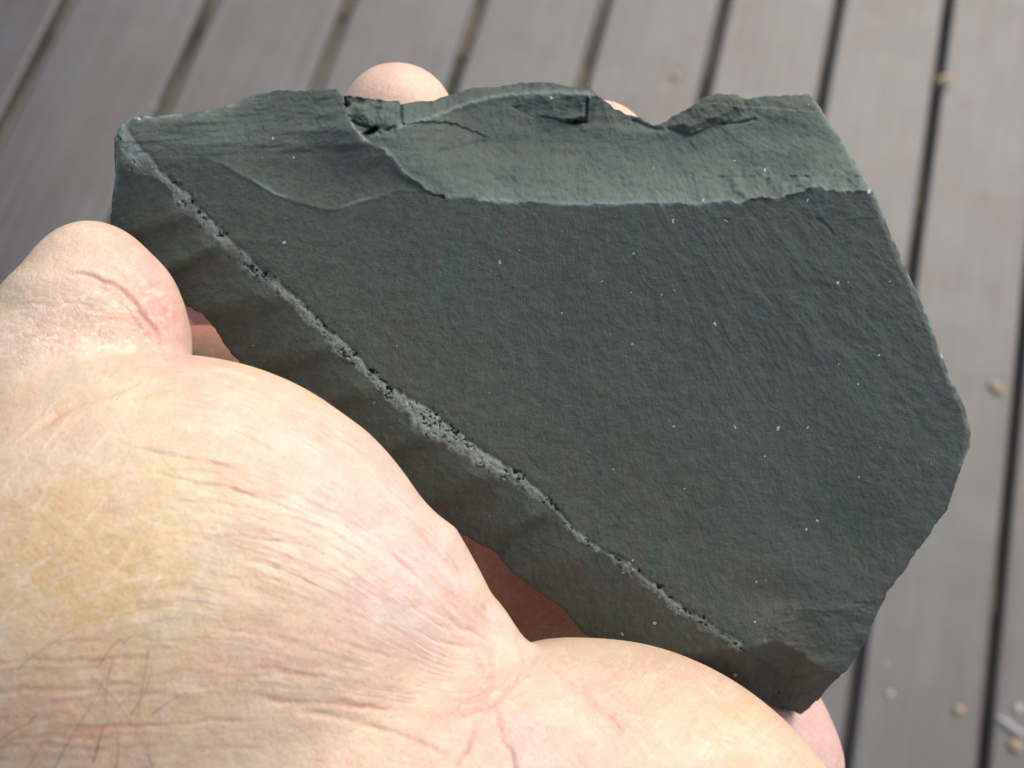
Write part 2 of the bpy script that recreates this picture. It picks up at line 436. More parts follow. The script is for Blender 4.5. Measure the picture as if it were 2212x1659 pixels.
# strip beyond the vein
sl_ = np.where(sV > 0, dV, 0)
H -= 0.016 * sl_ + 0.00006 * sl_ ** 2
# conchoidal ripples on the strip: scalloped steps
rp = pV / 150.0 + 0.0035 * sl_ + 0.35 * noise(pV / 210, sl_ * 0, 99)
fr = rp - np.floor(rp)
H += (sl_ > 0) * np.clip(sl_ / 40, 0, 1) * (1 - sstep(1250, 1500, pV)) * 1.5 * (fr ** 1.6 * (1 - sstep(0.66, 1.0, fr)) * 1.5) * (0.4 + 0.6 * hash2(np.floor(rp), rp * 0, 5))
# vein: gritty low rib with pits
vw = 9 + 14 * np.exp(-((pV - 985) / 150) ** 2) + 6 * np.exp(-((pV - 110) / 90) ** 2) + 5 * noise(pV / 60, pV * 0, 65) + 2 * noise(pV / 17, pV * 0, 66)
dVa = dV * np.where(sV > 0, 0.8, 1.0); vein = 1 - sstep(vw * 0.55, vw * 1.25, dVa + 4.5 * noise(X / 8, Y / 8, 68) + 4 * noise(X / 20, Y / 20, 67))
vein *= 1 - sstep(1830, 1860, pV)
vmod = sstep(-0.75, 0.15, noise(pV / 45, dV / 40, 69) + 1.1 * np.exp(-((pV - 985) / 190) ** 2))
vein = vein * (0.42 + 0.58 * vmod) * (0.68 + 0.32 * np.exp(-((pV - 985) / 260) ** 2))
pitn = noise(X / 5.0, Y / 5.0, 101) * 1.08 + 0.2 * noise(X / 2.5, Y / 2.5, 102)
upper = np.where(sV < 0, 1.0, 0.75)
pitzone = (1 - sstep(vw * 0.9, vw * 1.5 + 7, dVa + 3 * (sV > 0))) * (1 - sstep(1830, 1860, pV))
pit = sstep(0.66, 0.86, pitn + 0.55 * noise(X / 23, Y / 23, 103) - 0.1 - 0.12 * sstep(1150, 1500, pV) + 0.14 * np.exp(-((pV - 985) / 190) ** 2)) * pitzone * upper
H += vein * (0.05 + 0.12 * noise(X / 6, Y / 6, 104)) - 0.40 * pit
H -= 0.15 * np.exp(-((dV - vw) / 6) ** 2) * (sV < 0) * pitzone
# lower right facets
inF = (sF > 0) & (X > 1600) & (Y > 1270)
H -= inF * (0.006 * dF - 0.5 * np.exp(-(dF / 10)) * 0) + inF * 0.15
H += inF * 0.5 * fbm(X / 60, Y / 26, 4, 111)
H -= 0.9 * (~inF) * np.exp(-((X - 1690) / 90) ** 2 - ((Y - 1290) / 42) ** 2)
H -= 1.4 * (~inF) * np.exp(-((X - 1790) / 120) ** 2 - ((Y - 1170) / 110) ** 2)
inE = (sE > 0) & (Y > 1370)
H -= inE * (0.115 * dE)
# narrow bevel along the right edge and border rounding
bm, _, _ = poly_dist(O[::3], X[used[used]] if False else X, Y) if False else (None, None, None)
def edge_dist(pts):
    d, _, _ = poly_dist(pts, X, Y); return d
eR = edge_dist([(1745, 206), (1765, 222), (1800, 275), (1840, 340), (1893, 425), (1930, 520), (1975, 620), (2010, 700), (2050, 810), (2085, 880), (2097, 935), (2096, 965), (2080, 1000)])
H -= 0.055 * np.clip(11 + 3 * noise(X / 14, Y / 14, 121) - eR, 0, 20)
eL = edge_dist([(241, 440), (250, 372), (246, 340), (248, 292), (262, 268), (290, 252), (350, 250), (420, 242), (470, 235), (520, 215)])
H -= 0.05 * np.clip(14 - eL, 0, 20)

# face plane in camera space
def face_depth(x, y):
    n = np.array([0.02, -0.02, 1.0]); c0 = px(1150, 750, 190.0)
    u = np.stack([(x - CX) / F, -(y - CY) / F, -np.ones_like(x)], -1)
    return (c0 @ n) / (u @ n)                   # scale = depth
D = face_depth(X, Y)
P = px(X, Y, D) + np.stack([0 * H, 0 * H, H], -1)
# keep the traced outline while relief moves points along the view ray
P = px(X, Y, D - H)
nV = len(X)
# rugged side walls and a back face 13 mm behind
rings = [(2.5, .4), (5.5, 1.3), (9.0, 2.2), (12.5, 4.5)]
bl = bvs; remap = -np.ones(nV, int); remap[bl] = np.arange(len(bl))
cen = P.mean(0)
allP = [P]; faces = [quads]
prev = lambda a: a
ringbase = None
for r_i, (dz, inn) in enumerate(rings):
    Q = P[bl].copy(); dirc = Q - cen; dirc[:, 2] = 0; dirc /= np.linalg.norm(dirc, axis=1)[:, None]
    jn = fbm(X[bl] / 30, Y[bl] / 30 + 9 * r_i, 3, 130 + r_i)
    Q -= dirc * (inn + 0.9 * jn)[:, None]
    Q[:, 2] = np.minimum(Q[:, 2], -face_depth(X[bl], Y[bl]) * 0 + Q[:, 2]) - dz * (1 + 0.05 * jn)
    base = nV + r_i * len(bl)
    a, b = bed[:, 0], bed[:, 1]
    a2 = remap[a] + base; b2 = remap[b] + base
    a1 = a if r_i == 0 else remap[a] + base - len(bl); b1 = b if r_i == 0 else remap[b] + base - len(bl)
    faces.append(np.stack([b1, a1, a2, b2], 1)); allP.append(Q)
# order the last ring into one loop for the back face
nxt = dict(zip(bed[:, 0].tolist(), bed[:, 1].tolist())); st = int(bed[0, 0]); loop = [st]; k = nxt[st]
while k != st and len(loop) < len(nxt) + 5: loop.append(k); k = nxt[k]
faces.append((remap[np.array(loop)] + nV + (len(rings) - 1) * len(bl))[::-1])
AP = np.vstack(allP)
nA = len(AP)

def stone_material():
    s = NT('dark_siltstone')
    hv = s.attr('hackle').outputs['Vector']
    geo = s.attr('flat').outputs['Vector']; msk = s.attr('mask'); mk = s.n('ShaderNodeSeparateColor'); s.l(msk.outputs['Color'], mk.inputs[0])
    mk2 = s.n('ShaderNodeSeparateColor'); s.l(s.attr('mask_b').outputs['Color'], mk2.inputs[0])
    big = s.noise(s.vmul(hv, (0.055, 0.11, 1)), 1.0, 5, 0.62); mid = s.noise(geo, 0.03, 4, 0.6); fine = s.noise(geo, 0.35, 3, 0.7)
    streak = s.noise(hv, 1.0, 5, 0.65)
    c = s.ramp(big, [(0.34, (0.084, 0.084, 0.066)), (0.46, (0.064, 0.085, 0.068)), (0.54, (0.081, 0.084, 0.066)), (0.66, (0.057, 0.088, 0.069))])
    c = s.mix(s.math('MULTIPLY', s.ramp(mid, [(0.45, 0.0), (0.7, 1.0)]), 0.35), c, (0.108, 0.132, 0.110))
    c = s.mix(s.math('MULTIPLY', s.ramp(streak, [(0.5, 0.0), (0.72, 1.0)]), 0.35), c, (0.125, 0.142, 0.122))
    c = s.mix(s.math('MULTIPLY', s.ramp(fine, [(0.55, 0.0), (0.8, 1.0)]), 0.35), c, (0.16, 0.18, 0.165))
    c = s.mix(s.math('MULTIPLY', s.ramp(fine, [(0.2, 1.0), (0.45, 0.0)]), 0.4), c, (0.03, 0.032, 0.03))
    # fresh powdery fracture surface of the scar; the tilted facet's light is painted in
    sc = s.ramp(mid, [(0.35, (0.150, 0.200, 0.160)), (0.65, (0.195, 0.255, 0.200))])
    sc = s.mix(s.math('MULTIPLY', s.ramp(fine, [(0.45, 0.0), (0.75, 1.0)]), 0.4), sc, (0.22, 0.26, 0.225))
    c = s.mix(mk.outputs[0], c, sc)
    # vein
    ve = s.ramp(fine, [(0.38, (0.12, 0.145, 0.13)), (0.62, (0.38, 0.43, 0.385))])
    c = s.mix(mk.outputs[1], c, ve)
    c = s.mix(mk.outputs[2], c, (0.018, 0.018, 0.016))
    c = s.mix(mk2.outputs[0], c, (0.075, 0.066, 0.052))         # brown iron-stained knob
    c = s.mix(mk2.outputs[1], c, (0.24, 0.295, 0.27))           # paler lines along ridges and edges
    # pale specks
    v = s.n('ShaderNodeTexVoronoi'); v.inputs['Scale'].default_value = 0.045
    wj = s.n('ShaderNodeTexNoise'); wj.inputs['Scale'].default_value = 0.12; wj.inputs['Detail'].default_value = 2; s.l(geo, wj.inputs['Vector'])
    wv = s.n('ShaderNodeVectorMath', operation='MULTIPLY_ADD'); s.l(wj.outputs['Color'], wv.inputs[0]); wv.inputs[1].default_value = (16, 16, 0); s.l(geo, wv.inputs[2]); s.l(wv.outputs[0], v.inputs['Vector'])
    vs_ = s.n('ShaderNodeSeparateColor'); s.l(v.outputs['Color'], vs_.inputs[0])
    dot = s.math('LESS_THAN', v.outputs['Distance'], s.math('MULTIPLY', s.math('POWER', vs_.outputs[1], 2.0), 0.17))
    sel = s.math('GREATER_THAN', vs_.outputs[0], 0.72)
    sp = s.math('MULTIPLY', dot, sel)
    c = s.mix(s.math('MULTIPLY', sp, 0.8), c, (0.55, 0.60, 0.52))
    s.l(c, s.b.inputs['Base Color'])
    s.b.inputs['Roughness'].default_value = 0.78
    s.b.inputs['Specular IOR Level'].default_value = 0.35
    b = s.bump(streak, 0.00016, 0.8); b = s.bump(s.noise(geo, 0.13, 5, 0.75), 0.00022, 0.8, b); b = s.bump(fine, 0.00014, 0.8, b)
    s.l(b, s.b.inputs['Normal'])
    return s.m
M_stone = stone_material()
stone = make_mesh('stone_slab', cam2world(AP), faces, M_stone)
tag(stone, 'dark grey-green stone slab with a pale pitted vein, held in the hand', 'stone')
# pale colour masks
am = np.zeros((nA, 3)); bmk = np.zeros((nA, 3))
scm = 0.68 * scar.astype(float) * sstep(-2, 6, dAL) * (0.16 + 0.85 * np.exp(-dAL / 100) + 0.12 * fbm(X / 60, Y / 30, 3, 16)) * (0.72 + 0.28 * sstep(1050, 1500, X))  # paler towards the ridge, where the facet tilts up: painted light
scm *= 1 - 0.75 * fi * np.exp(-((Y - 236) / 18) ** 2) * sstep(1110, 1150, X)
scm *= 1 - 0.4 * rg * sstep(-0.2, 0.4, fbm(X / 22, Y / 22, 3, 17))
scm *= 1 - 0.75 * np.exp(-((X - 985) / 90) ** 2 - ((Y - 300) / 26) ** 2)  # soft shadow zone below the ledge painted darker
lf = left * (Y < 345) * sstep(350, 250, Y + 0.12 * (X - 600)) * (0.15 + 0.35 * sstep(-0.3, 0.5, fbm(X / 120, Y / 22, 3, 18)))
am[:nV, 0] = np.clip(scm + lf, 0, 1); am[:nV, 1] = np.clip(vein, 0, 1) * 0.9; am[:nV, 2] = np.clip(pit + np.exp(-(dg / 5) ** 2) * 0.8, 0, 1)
bmk[:nV, 0] = ki * 0.45 * sstep(0, 14, dN)
arr = np.exp(-(dAL / 3.5) ** 2) * sstep(0.0, 0.6, 0.4 + noise(X / 30, Y / 30, 19)) * (X > 760)
arr = np.maximum(arr, 0.7 * np.exp(-(dC / 3.0) ** 2) * (X < 900) * (X > 420) * sstep(-0.2, 0.6, noise(X / 40, Y / 40, 20)))
arr = np.maximum(arr, 0.8 * np.exp(-(eR / 5) ** 2) * sstep(-0.5, 0.3, noise(X / 14, Y / 14, 22)))
arr = np.maximum(arr, 0.9 * np.exp(-(eL / 9) ** 2) * sstep(-0.3, 0.4, noise(X / 16, Y / 12, 23)))
arr = np.maximum(arr, 0.6 * np.exp(-(dL / 5) ** 2) * scar)
arr = np.maximum(arr, 0.5 * np.exp(-(dF / 4) ** 2) * inF * sstep(0, .5, noise(X / 20, Y / 20, 24)))
bmk[:nV, 1] = arr * 0.85
flat = np.zeros((nA, 3)); flat[:nV, 0] = X; flat[:nV, 1] = Y
hkv = np.zeros((nA, 3)); hkv[:nV, 0] = th * 130; hkv[:nV, 1] = rad / 45
hkv[:nV, 0] += 1.5 * fbm(X / 50, Y / 50, 2, 44)
for r_i in range(len(rings)):
    b0 = nV + r_i * len(bl); flat[b0:b0 + len(bl), 0] = X[bl]; flat[b0:b0 + len(bl), 1] = Y[bl]; flat[b0:b0 + len(bl), 2] = 16 * rings[r_i][0]
    hkv[b0:b0 + len(bl)] = flat[b0:b0 + len(bl)] / 20
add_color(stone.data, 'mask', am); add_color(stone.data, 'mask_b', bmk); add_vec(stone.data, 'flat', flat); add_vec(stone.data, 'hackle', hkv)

# ------------------------------------------------------------------ hand
def cone(P, a, b, ra, rb):                     # round cone distance (linear radius along the axis)
    ba = b - a; L2 = ba @ ba; t = np.clip(((P - a) @ ba) / L2, 0, 1)
    return np.linalg.norm(P - a - t[..., None] * ba, axis=-1) - (ra + (rb - ra) * t)
def ell(P, c, r, rot=0.0):
    Q = P - c; ca, sa = math.cos(rot), math.sin(rot)
    x = Q[..., 0] * ca + Q[..., 1] * sa; y = -Q[..., 0] * sa + Q[..., 1] * ca
    r = np.asarray(r, float)
    k0 = np.sqrt((x / r[0]) ** 2 + (y / r[1]) ** 2 + (Q[..., 2] / r[2]) ** 2)
    k1 = np.sqrt((x / r[0] ** 2) ** 2 + (y / r[1] ** 2) ** 2 + (Q[..., 2] / r[2] ** 2) ** 2)
    return k0 * (k0 - 1) / np.maximum(k1, 1e-6)
def smin(a, b, k):
    h = np.clip(0.5 + 0.5 * (b - a) / k, 0, 1); return b + (a - b) * h - k * h * (1 - h)
def J(x, y, d, rpx):                            # a joint: traced centre, depth, traced radius -> centre, radius mm
    return px(x, y, d), rpx * d / F
def chain(P, js, k=3.0):
    s = None
    for (a, ra), (b, rb) in zip(js[:-1], js[1:]):
        c = cone(P, a, b, ra, rb); s = c if s is None else smin(s, c, k)
    return s
def hand_sdf(P):
    # heel and wrist mass, hypothenar, forearm
    s = cone(P, *[px(1266, 2019, 182), px(520, 2150, 178)], 37.5, 33)
    s = smin(s, cone(P, px(520, 2150, 178), px(150, 3500, 172), 32, 29), 10)
    s = smin(s, ell(P, px(60, 1800, 172), (22, 24, 22)), 10)
    # thenar
    t = ell(P, px(345, 1392, 172), (36.2, 35.3, 29), 0.0)
    t = smin(t, cone(P, px(600, 1340, 174), px(795, 1415, 178), 21.5, 15.5), 6); t = smin(t, cone(P, px(866, 1350, 176), px(985, 1418, 176), 13.2, 8.0), 4)
    s = smin(s, ell(P, px(1010, 1700, 170), (20, 15, 18), -0.2), 8)
    s = smin(s, ell(P, px(500, 1660, 168), (30, 12, 22), 0.0), 10)
    s = smin(s, t, 3.6)
    # palm behind the stone
    p = chain(P, [J(420, 1350, 205, 330), J(760, 1180, 222, 230), J(840, 900, 232, 170)], 6)
    p = smin(p, chain(P, [J(800, 1650, 208, 300), J(1000, 1350, 226, 210), J(1020, 1000, 235, 165)], 6), 8)
    p = smin(p, chain(P, [J(1250, 1800, 205, 300), J(1300, 1480, 222, 200), J(1330, 1150, 232, 150)], 6), 8)
    p = smin(p, chain(P, [J(1450, 1900, 200, 260), J(1540, 1690, 214, 165), J(1590, 1400, 228, 140)], 6), 6)
    s = smin(s, p, 6)
    # little-finger side of the palm showing past the stone's corner
    s = smin(s, chain(P, [J(1560, 1930, 212, 200), J(1640, 1650, 221, 166), J(1600, 1380, 230, 120)], 4), 3)
    s = smin(s, chain(P, [J(300, 915, 206, 190), J(440, 900, 222, 185), J(620, 930, 240, 170)], 4), 5)
    # fingers
    s = smin(s, chain(P, [J(700, 1010, 240, 150), J(590, 750, 254, 122), J(446, 540, 248, 106), J(372, 392, 226, 118)], 3), 4)
    s = smin(s, chain(P, [J(960, 1050, 236, 155), J(900, 720, 242, 140), J(868, 430, 236, 128), J(858, 263, 222, 125)], 3), 4)
    s = smin(s, chain(P, [J(1300, 1180, 234, 145), J(1290, 820, 242, 135), J(1290, 500, 236, 122), J(1290, 334, 224, 118)], 3), 4)
    s = smin(s, chain(P, [J(1600, 1400, 224, 130), J(1590, 1080, 232, 120), J(1570, 850, 228, 108), J(1560, 720, 222, 100)], 3), 4)
    # thumb
    th_ = chain(P, [J(200, 1200, 182, 300), J(130, 950, 184, 262), J(152, 805, 184, 203), J(184, 710, 184, 166)], 6)
    th_ = smin(th_, chain(P, [J(185, 690, 184, 165), J(205, 648, 185, 140), J(190, 592, 186, 100)], 5), 3)
    th_ = smin(th_, ell(P, px(260, 708, 184), (8.4, 11.2, 9.2), 0.45), 3)
    s = smin(s, th_, 3.2)
    # the pad fold below the thumb tip
    return s

def surface_net(f, lo, hi, h):
    n = np.ceil((hi - lo) / h).astype(int) + 1
    xs = [lo[i] + h * np.arange(n[i]) for i in range(3)]
    V = np.empty(n, np.float32)
    for i in range(n[0]):
        G = np.stack(np.broadcast_arrays(xs[0][i], xs[1][:, None], xs[2][None, :]), -1)
        V[i] = f(G)
    ins = V < 0
    sgn = [ins[a:n[0] - 1 + a, b:n[1] - 1 + b, c:n[2] - 1 + c] for a in (0, 1) for b in (0, 1) for c in (0, 1)]
    cnt = sum(x.astype(np.int8) for x in sgn); act = (cnt > 0) & (cnt < 8)
    vid = -np.ones(act.shape, np.int64); vid[act] = np.arange(act.sum())
    ci = np.argwhere(act); S = np.zeros((len(ci), 3)); C = np.zeros(len(ci))
    for ax in range(3):
        for u in (0, 1):
            for v in (0, 1):
                o1 = [0, 0, 0]; oth = [k for k in range(3) if k != ax]; o1[oth[0]] = u; o1[oth[1]] = v
                o2 = list(o1); o2[ax] = 1
                a = V[tuple((ci + o1).T)]; b = V[tuple((ci + o2).T)]
                m = (a < 0) != (b < 0); t = np.where(m, a / np.where(m, a - b, 1), 0)
                p = np.array(o1) + 0.0; q = np.tile(p, (len(ci), 1)); q[:, ax] += t
                S += np.where(m[:, None], q, 0); C += m
    vts = lo + h * (ci + S / C[:, None])
    fs = []
    for ax in range(3):
        u, v = [k for k in range(3) if k != ax]
        sl1 = [slice(None)] * 3; sl2 = [slice(None)] * 3; sl1[ax] = slice(0, -1); sl2[ax] = slice(1, None)
        d = ins[tuple(sl1)] != ins[tuple(sl2)]
        e = np.argwhere(d); ok = (e[:, u] > 0) & (e[:, v] > 0) & (e[:, u] < n[u] - 1) & (e[:, v] < n[v] - 1); e = e[ok]
        def c(du, dv):
            q = e.copy(); q[:, u] -= du; q[:, v] -= dv; return vid[tuple(q.T)]
        q = np.stack([c(1, 1), c(0, 1), c(0, 0), c(1, 0)], 1)
        flip = ins[tuple(e.T)] ^ (ax == 1)
        q = np.where(flip[:, None], q, q[:, ::-1]); fs.append(q)
    return vts, np.vstack(fs)

def grad(f, P, e=0.05):
    g = np.stack([f(P + np.eye(3)[i] * e) - f(P - np.eye(3)[i] * e) for i in range(3)], -1)
    return g / (np.linalg.norm(g, axis=-1)[:, None] + 1e-9)

HV, HF = surface_net(hand_sdf, np.array([-112.0, -135.0, -268.0]), np.array([62.0, 56.0, -122.0]), 1.0)
for _ in range(2):
    g_ = grad(hand_sdf, HV); HV = HV - g_ * np.clip(hand_sdf(HV), -0.8, 0.8)[:, None]
hand0 = make_mesh('hand_base', HV, HF, None, origin=np.zeros(3))
md = hand0.modifiers.new('s', 'SUBSURF'); md.levels = 2; md.render_levels = 2; md.subdivision_type = 'CATMULL_CLARK'
dg_ = bpy.context.evaluated_depsgraph_get(); ev = hand0.evaluated_get(dg_).to_mesh()
nv = len(ev.vertices); co = np.empty(nv * 3, np.float32); ev.vertices.foreach_get('co', co); HVs = co.reshape(-1, 3).astype(float)
nr = np.empty(nv * 3, np.float32); ev.vertices.foreach_get('normal', nr); HN = nr.reshape(-1, 3).astype(float)
lp = np.empty(len(ev.loops), np.int32); ev.loops.foreach_get('vertex_index', lp); HFs = lp.reshape(-1, 4)
hand0.evaluated_get(dg_).to_mesh_clear(); bpy.data.objects.remove(hand0)
print('hand verts', nv)
hx = CX + HVs[:, 0] / -HVs[:, 2] * F; hy = CY - HVs[:, 1] / -HVs[:, 2] * F; hd = -HVs[:, 2]
facing = sstep(-0.05, 0.25, np.einsum('ij,ij->i', HN, -HVs / np.linalg.norm(HVs, axis=1)[:, None]))
front = facing * (hd < 196)                     # the skin that looks at the viewer
SIL = smooth_poly([(-400, 1150), (0, 900), (150, 800), (300, 752), (390, 750), (470, 762), (560, 795), (640, 840), (740, 905), (830, 975), (900, 1050), (960, 1130), (1010, 1200), (1050, 1280), (1085, 1335), (1130, 1385)], 40)
LOW = smooth_poly([(-400, 1620), (0, 1560), (300, 1530), (560, 1512), (800, 1530), (1000, 1540), (1070, 1500), (1120, 1440), (1135, 1390)], 40)
aa, sa_, pa_ = poly_dist(SIL, hx, hy); bb, sb_, pb_ = poly_dist(LOW, hx, hy)
then = (sa_ > 0) * sstep(12, -12, hy - np.interp(hx, [-400, 0, 300, 560, 800, 1000, 1070, 1120], [1620, 1560, 1530, 1512, 1530, 1540, 1500, 1450])) * front * (hx < 1140)
U = aa / (aa + bb + 1e-6)
disp = np.zeros(nv)
# wrinkles that fan out of the thenar crease
rC = np.hypot(hx - 1130, hy - 1410)
wn = fbm(U * 34 + 0.5 * fbm(hx / 120, hy / 120, 2, 201), rC / 260, 3, 202, 0.7)
amp = sstep(30, 200, rC) * (1 - 0.75 * sstep(700, 1000, rC))
lines = sstep(0.28, 0.62, np.abs(wn) * 0 + wn)
disp -= then * amp * 0.07 * lines
disp += then * amp * 0.05 * fbm(U * 70, rC / 120, 2, 212)
# crossing light lines at the left of the thenar
q1 = (hx * 0.82 + hy * 0.57); q2 = (-hx * 0.57 + hy * 0.82)
cr = sstep(0.5, 0.8, noise(q1 / 13 + 1.2 * noise(hx / 160, hy / 160, 221), q2 / 150, 222)) * sstep(520, 250, hx) * sstep(820, 950, hy) * sstep(1500, 1300, hy) * front
redness = np.zeros(nv)
hxw = hx + 3.5 * noise(hx / 25, hy / 25, 231) + 6 * noise(hx / 90, hy / 90, 234); hyw = hy + 3.5 * noise(hx / 25, hy / 25, 232) + 6 * noise(hx / 90, hy / 90, 235)
palev = np.zeros(nv); rw = random.Random(23)
def crease(pts, wd, dp, red=0.5, zmax=196, step=14, rim=0.0, nz=0.45, pale=0.0):
    global disp, redness, palev
    pl = smooth_poly(pts, step); pa = np.array(pts); pad = 8 * wd
    I = np.nonzero((hx > pa[:, 0].min() - pad) & (hx < pa[:, 0].max() + pad) & (hy > pa[:, 1].min() - pad) & (hy < pa[:, 1].max() + pad) & (facing > 0.01) & (hd < zmax))[0]
    d, _, _p = poly_dist(pl, hxw[I], hyw[I])
    L_ = np.hypot(*(pl[1:] - pl[:-1]).T).sum(); fade = sstep(0, 0.22 * L_, _p) * sstep(L_, L_ * 0.78, _p)
    fade = fade * (1 - 0.5 * nz + nz * noise(_p / 38, _p * 0 + pts[0][0], 233))
    m = facing[I] * fade
    disp[I] -= m * dp * np.exp(-(d / wd) ** 2); disp[I] += m * rim * dp * np.exp(-((d - 2.4 * wd) / (1.6 * wd)) ** 2)
    palev[I] += m * pale * np.exp(-(d / wd) ** 2)
    redness[I] += m * red * np.exp(-(d / (wd * 1.8)) ** 2)
crease([(520, 1505), (600, 1515), (700, 1522), (800, 1530), (900, 1545), (1000, 1545), (1060, 1515), (1110, 1470), (1150, 1440)], 5, 0.20, 0.6, rim=.2)
crease([(560, 1500), (640, 1535), (760, 1560), (900, 1600), (1010, 1640)], 7, 0.3, 0.15)
crease([(1118, 1350), (1126, 1400), (1122, 1445), (1095, 1490), (1050, 1525)], 5, 0.18, 0.4, rim=.1)
for k_ in range(16):
    a_ = -2.6 + k_ * 0.36 + 0.1 * math.sin(k_ * 5.1); l_ = 70 + 60 * abs(math.sin(k_ * 2.3)); c0_, c1_ = 1065 + 14 * math.sin(k_ * 1.7), 1500 + 12 * math.cos(k_ * 2.9)
    crease([(c0_ + 12 * math.cos(a_), c1_ + 12 * math.sin(a_)), (c0_ + .5 * l_ * math.cos(a_ + .1), c1_ + .5 * l_ * math.sin(a_ + .1)), (c0_ + l_ * math.cos(a_), c1_ + l_ * math.sin(a_))], 3.6, 0.09, 0.35)
SI = SIL[(SIL[:, 0] > 250)]; LI = LOW[(LOW[:, 0] > 250)]
def fan_pt(u, t):
    a = SI[int(t * (len(SI) - 1))]; b = LI[int(t * (len(LI) - 1))]; return a * (1 - u) + b * u
for k_ in range(46):
    u_ = rw.uniform(.04, .95); t0 = rw.uniform(.05, .7); t1 = min(.96, t0 + rw.uniform(.15, .5))
    crease([tuple(fan_pt(u_ + .015 * math.sin(9 * t), t)) for t in np.linspace(t0, t1, 5)], rw.uniform(3.2, 4.4), rw.uniform(.03, .09), rw.uniform(.1, .35), rim=.2)
crease([(1060, 1540), (1085, 1590), (1110, 1640), (1120, 1700)], 6, 0.35, 0.5)
crease([(1020, 1550), (1010, 1600), (975, 1670)], 5, 0.25, 0.35)
crease([(1130, 1400), (1200, 1450), (1290, 1520), (1370, 1600), (1400, 1680)], 6, 0.28, 0.3)
crease([(820, 1320), (900, 1370), (1000, 1400), (1090, 1410)], 5, 0.25, 0.25)
crease([(900, 1300), (980, 1340), (1060, 1390), (1110, 1440)], 4.5, 0.22, 0.2)
crease([(760, 1100), (880, 1230), (980, 1340), (1070, 1430)], 4, 0.22, 0.12)
crease([(840, 1080), (950, 1200), (1040, 1340), (1090, 1420)], 4, 0.22, 0.12)
crease([(880, 1100), (970, 1210), (1050, 1320), (1100, 1400)], 4, 0.2, 0.1)
crease([(420, 1160), (560, 1165), (700, 1200), (820, 1275)], 4, 0.2, 0.15)
crease([(300, 1015), (430, 1040), (560, 1070), (700, 1130)], 4, 0.2, 0.15)
crease([(250, 960), (400, 985), (560, 1030)], 4, 0.2, 0.12)
crease([(420, 905), (560, 960), (680, 1030), (760, 1090)], 4, 0.18, 0.12)
crease([(250, 870), (330, 845), (400, 835)], 4, 0.2, 0.2)
crease([(0, 985), (110, 905), (230, 852), (330, 800)], 7, 0.35, 0.3)
rw = random.Random(11)
for k_ in range(30):
    x0_ = rw.uniform(-20, 330); y0_ = rw.uniform(960, 1380); L_ = rw.uniform(50, 210); a_ = rw.uniform(0.80, 1.02)
    crease([(x0_, y0_), (x0_ + L_ * .5 * math.cos(a_) - 4, y0_ - L_ * .5 * math.sin(a_)), (x0_ + L_ * math.cos(a_), y0_ - L_ * math.sin(a_))], rw.uniform(1.8, 3.6), -0.06, 0, pale=rw.uniform(.25, .7))
# wrist creases
rw = random.Random(5)
for k_ in range(26):
    y0_ = 1380 + 12 * k_ + rw.uniform(-8, 8); x0_ = rw.uniform(-250, 120); L1 = rw.uniform(120, 420) + (180 if k_ % 5 == 0 else 0)
    crease([(x0_, y0_ + 14), (x0_ + L1 * .35, y0_ + rw.uniform(-4, 4)), (x0_ + L1 * .7, y0_ - 4 + rw.uniform(-6, 6)), (x0_ + L1, y0_ + rw.uniform(-14, 10))],
           rw.uniform(2.8, 5.0), rw.uniform(0.05, 0.13), rw.uniform(.15, .45), rim=.25)
# thumb: pad fold and knuckle grid
crease([(120, 592), (190, 598), (240, 615), (285, 648), (320, 690), (345, 738), (365, 810)], 4.5, 0.22, 0.40, rim=.6, nz=0.1)
crease([(170, 606), (225, 624), (270, 655), (305, 700), (330, 770)], 16, 0.28, 0.40, nz=0.2)
crease([(190, 560), (250, 580), (310, 640), (350, 710)], 4, 0.12, 0.3)
crease([(240, 520), (300, 575), (345, 640), (375, 720)], 4, 0.10, 0.25)
crease([(225, 505), (300, 575), (350, 650), (372, 735)], 8, 0.12, 0.15)
kn = front * sstep(600, 660, hy + 0.2 * (hx - 150)) * sstep(800, 750, hy) * sstep(420, 330, hx)
for k_ in range(34):
    xk = rw.uniform(70, 350); yk = 640 + 0.32 * max(0, xk - 160) + rw.uniform(0, 105)
    if k_ % 2: crease([(xk, yk), (xk - 6, yk + 24), (xk - 14 + rw.uniform(-12, 8), yk + 50)], rw.uniform(2.2, 3.6), rw.uniform(.06, .15), rw.uniform(.1, .35))
    else: crease([(xk - 45, yk + 4), (xk, yk), (xk + 50, yk + 16)], rw.uniform(2.2, 3.2), rw.uniform(.05, .11), rw.uniform(0, .2))
# fine pale and pink lines over the heel below the little finger
for k_ in range(46):
    x0_ = rw.uniform(1150, 1720); y0_ = rw.uniform(1400 + .12 * max(0, x0_ - 1300), 1660); L_ = rw.uniform(25, 110); a_ = rw.choice([-0.75, -0.6, 0.55, 0.8, 1.9]) + rw.gauss(0, .15)
    pl_ = rw.random() < .65
    crease([(x0_, y0_), (x0_ + L_ * .5 * math.cos(a_), y0_ + L_ * .5 * math.sin(a_) + 3), (x0_ + L_ * math.cos(a_), y0_ + L_ * math.sin(a_))], rw.uniform(2.6, 3.6), 0.03, 0 if pl_ else .25, pale=.35 if pl_ else 0)
for y0_ in (1415, 1440, 1470): crease([(1180, y0_), (1290, y0_ + 40), (1380, y0_ + 110), (1450, y0_ + 230)], 4, 0.07, 0.2)
